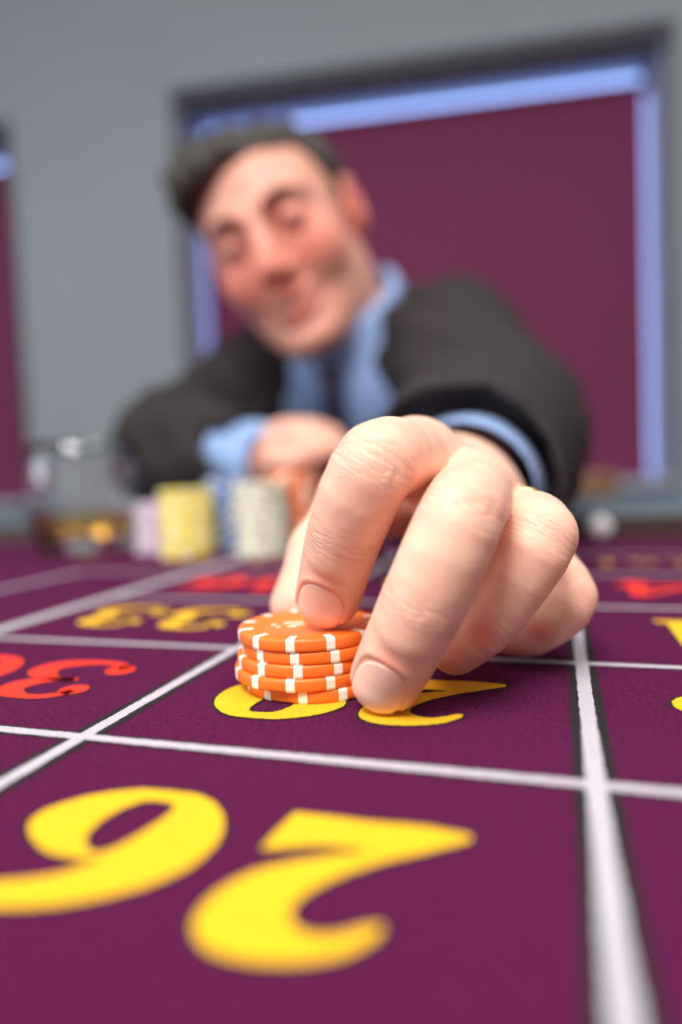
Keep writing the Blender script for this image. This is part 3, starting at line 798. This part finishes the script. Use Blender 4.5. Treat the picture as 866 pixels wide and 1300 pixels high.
# hair
def hair_fn(W):
    P = (W - HO) @ HR
    n_ = .0022 * np.sin(P[:, 0] * 190 + 2.2 * np.sin(P[:, 1] * 60)) * np.sin(P[:, 2] * 120 + P[:, 0] * 50) + .0015 * np.sin(P[:, 0] * 420 + P[:, 1] * 200)
    d = ell(P, (.002, .022, .036), (.083, .104, .077)) + n_
    d = smin(d, ell(P, (-.048, -.032, .068), (.035, .044, .036)) + n_, .02); d = smin(d, ell(P, (-.024, -.040, .089), (.046, .036, .022)) + n_, .02)          # swept quiff
    # keep clear of the face: hairline rises from the ears to the forehead
    X = np.abs(P[:, 0])
    line_y = -.040 + .45 * np.clip(.072 - P[:, 2], 0, 1) * 1.0
    front = (line_y - P[:, 1])                                                       # > 0 in front of the hairline
    cut = np.minimum(front, .074 - P[:, 2] - 2.0 * X * X)
    d = smax(d, cut, .008)
    nape = -.050 - P[:, 2]
    d = smax(d, nape, .01)
    # round the ears
    S = np.stack([X, P[:, 1], P[:, 2]], 1)
    d = smax(d, -ell(S, (.082, .012, -.004), (.020, .022, .034)), .004)
    return d
aV, aQ = sdf_mesh(hair_fn, HO - .175, HO + .175, .0024)
pobj('hair', aV, aQ, 'hair')

# shirt: collar, chest and both cuffs
CUFL = at(589, 628, .297); CUFL2 = at(592, 618, .365)
CAX = unit(CUFL2 - CUFL)
WAX = unit(ER - WR)
def hollow(W, a, b, ra, rb, th):
    d = rc(W, a, b, ra, rb); ax_ = unit(b - a)
    d = np.maximum(d, (W - b) @ ax_); d = np.maximum(d, -((W - a) @ ax_))
    inn = rc(W, a - ax_ * .02, b + ax_ * .02, ra - th, rb - th)
    return smax(d, -inn, .0015)
HEADUP = unit(hl(0, .022, -.035) - NB)
CA = unit(UPT * .75 + HEADUP * .6 - FWD * .0)
def shirt_fn(W):
    d = rc(W, NB - UPT * .13 - FWD * .005, HIPS, .112, .120, FWD, 1.18)
    d = smin(d, rc(W, SL - UPT * .035, SR - UPT * .035, .055, .055), .06)
    c = rc(W, NB - CA * .035, NB + CA * .036, .080, .070)
    c = np.maximum(c, (W - (NB + CA * .040)) @ CA - .25 * ((W - NB) @ FWD) * -1)
    c = smax(c, -rc(W, NB - CA * .01, NB + CA * .09, .055, .064), .003)
    d = smin(d, c, .008)
    # open below the chin
    return d
sV, sQ = sdf_mesh(shirt_fn, NB - np.array([.34, .26, .58]), NB + np.array([.3, .34, .16]), .0045)
shirt = pobj('shirt', sV, sQ, 'shirt')
def wob(W): return .0004 * np.sin(W[:, 0] * 110 + W[:, 2] * 90)
uV, uQ = sdf_mesh(lambda W: hollow(W, CUFL, CUFL2, .0300, .0420, .0022) + wob(W), np.minimum(CUFL, CUFL2) - .05, np.maximum(CUFL, CUFL2) + .05, .0014)
pobj('shirt_cuff', uV, uQ, 'shirt', shirt)
k0 = WR - WAX * .004; k1 = WR + WAX * .058
uV, uQ = sdf_mesh(lambda W: hollow(W, k0, k1, .036, .038, .003) + wob(W), np.minimum(k0, k1) - .05, np.maximum(k0, k1) + .05, .0020)
pobj('shirt_cuff', uV, uQ, 'shirt', shirt)

# tie
tp = [NB + FWD * .070 + UPT * .0, NB + FWD * .084 - UPT * .035, NB + FWD * .112 - UPT * .11, NB + FWD * .118 - UPT * .20, NB + FWD * .122 - UPT * .32]
tw = [(.018, .012), (.013, .011), (.026, .006), (.034, .005), (.038, .004)]
V, F = [], []; n_ = 12
for p_, (w_, t_) in zip(tp, tw):
    for k in range(n_):
        a = 2 * math.pi * k / n_; V.append(p_ + LAT * w_ * math.cos(a) + FWD * t_ * math.sin(a) - np.array(PI_))
for i in range(len(tp) - 1):
    for k in range(n_): F.append((i * n_ + k, i * n_ + (k + 1) % n_, (i + 1) * n_ + (k + 1) % n_, (i + 1) * n_ + k))
F += [tuple(range(n_))[::-1], tuple(range((len(tp) - 1) * n_, len(tp) * n_))]
obj('necktie', pymesh('necktie', V, F, True), 'tie', person)

# suit jacket
SLV_L = at(574, 628, .325)                                    # left sleeve end
SLV_R = WR + WAX * .030
def jacket_fn(W):
    fold = .0035 * np.sin((W @ unit(SL - EL)) * 95 + W[:, 0] * 40) * np.sin(W[:, 2] * 60 + 1) + .002 * np.sin(W[:, 0] * 130 + W[:, 2] * 90)
    d = rc(W, NB - UPT * .14 - FWD * .01, HIPS + UPT * .02, .128, .140, FWD, 1.15)
    g_ = smin(rc(W, SL - UPT * .028, NB - UPT * .012 - FWD * .030, .066, .052), rc(W, SR - UPT * .028, NB - UPT * .012 - FWD * .030, .066, .052), .03)
    d = smin(d, g_, .05)
    V = W - NB; l = V @ LAT; u = V @ UPT; fw = V @ FWD                 # V opening over the shirt
    wv = np.clip(.030 + .16 * (u + .02), 0, .042)
    vee = np.maximum(np.abs(l) - wv, -fw - .02); vee = np.maximum(vee, -(u + .23))
    lap = np.exp(-((np.abs(l) - wv - .026) / .022) ** 2) * (fw > 0) * (u > -.24) * .004
    d = smax(d - lap, -vee, .004)
    d = smax(d, -rc(W, NB - CA * .03, NB + CA * .1, .070, .078), .006)   # neck hole
    for S, E_, K, r in ((SL, EL, SLV_L, .0525), (SR, ER, SLV_R, .047)):
        a = smin(rc(W, S - UPT * .02, E_, .066, .056), rc(W, E_, K, .056, r), .03)
        ax_ = unit(K - E_)
        a = np.maximum(a, (W - K) @ ax_)
        a = smax(a, -np.maximum(rc(W, K - ax_ * .03, K + ax_ * .03, r - .005, r - .003), -((W - K) @ ax_) - .025), .002)
        d = smin(d, a, .03)
    return smax(d + fold, T + .0006 - W[:, 2], .004)
jV, jQ = sdf_mesh(jacket_fn, np.array([-.40, .25, .52]), np.array([.44, 1.22, 1.14]), .0040)
jacket = pobj('suit_jacket', jV, jQ, 'suit')
for k in range(3):                                           # sleeve buttons on the outer side of the near cuff
    b0 = SLV_L + unit(EL - SLV_L) * (.018 + .014 * k) + np.array([.0515, 0, .010])
    g = MB(); g.lathe([(.0004, -.001), (.0050, -.001), (.0058, .0006), (.0050, .0022), (.003, .0018), (.0004, .0016)], 20)
    me = g.mesh('sleeve_button', True); me.transform(Matrix.Translation(Vector(b0) - PI_) @ Vector((1, 0, .1)).to_track_quat('Z', 'Y').to_matrix().to_4x4()); obj('sleeve_button', me, 'leather', jacket)

# trousers and shoes under the table
def trouser_fn(W):
    d = rc(W, HIPS + LAT * .08, HIPS - LAT * .08, .115, .115)
    for s in (-1, 1):
        d = smin(d, rc(W, HIPS + LAT * .09 * s, KNEE[s], .088, .066), .03); d = smin(d, rc(W, KNEE[s], ANK[s] + np.array([0, 0, .0]), .064, .052), .02)
    return np.maximum(d, .085 - W[:, 2])
tV, tQ = sdf_mesh(trouser_fn, np.array([-.2, .44, .04]), np.array([.46, 1.2, .74]), .008)
pobj('trousers', tV, tQ, 'trouser')
for s in (-1, 1):
    A_ = ANK[s]
    def shoe_fn(W):
        d = rc(W, A_ * [1, 1, 0] + [0, .035, .045], A_ * [1, 1, 0] + [0, -.15, .030], .042, .040)
        d = smin(d, rc(W, A_ * [1, 1, 0] + [0, .01, .05], A_ * [1, 1, 0] + [0, .01, .085], .040, .040), .02)
        return smax(d, .0006 - W[:, 2], .003)
    wV, wQ = sdf_mesh(shoe_fn, A_ * [1, 1, 0] + [-.07, -.22, -.01], A_ * [1, 1, 0] + [.07, .10, .15], .006)
    pobj('shoe', wV, wQ, 'leather')

# ------------------------------------------------------------------ his chair
ch = empty('wooden_chair', (.215, 1.0, 0)); ch.rotation_euler = (0, 0, math.radians(-9)); tag(ch, 'brown wooden chair the man sits on, its back showing above the rail', 'chair')
g = MB(); g.box((0, 0, .405), (.46, .45, .05), bevel=.015); obj('seat', g.mesh('seat'), 'upholstery', ch)
for sx in (-1, 1):
    g = MB(); g.tube([(sx * .20, -.19, 0), (sx * .20, -.19, .385)], [.016, .021], 10); obj('leg', g.mesh('leg', True), 'wood', ch)
    g = MB(); g.tube([(sx * .20, .20, 0), (sx * .205, .205, .42), (sx * .21, .245, .76)], [.017, .021, .018], 10); obj('leg', g.mesh('leg', True), 'wood', ch)
g = MB(); g.box((0, .245, .795), (.48, .032, .095), bevel=.012); obj('top_rail', g.mesh('top_rail'), 'wood', ch)
for k in range(5):
    x = -.14 + .07 * k; g = MB(); g.tube([(x, .212, .43), (x, .245, .75)], .009, 8); obj('back_slat', g.mesh('back_slat', True), 'wood', ch)
g = MB(); g.box((0, .212, .445), (.40, .022, .03), bevel=.004); obj('lower_rail', g.mesh('lower_rail'), 'wood', ch)
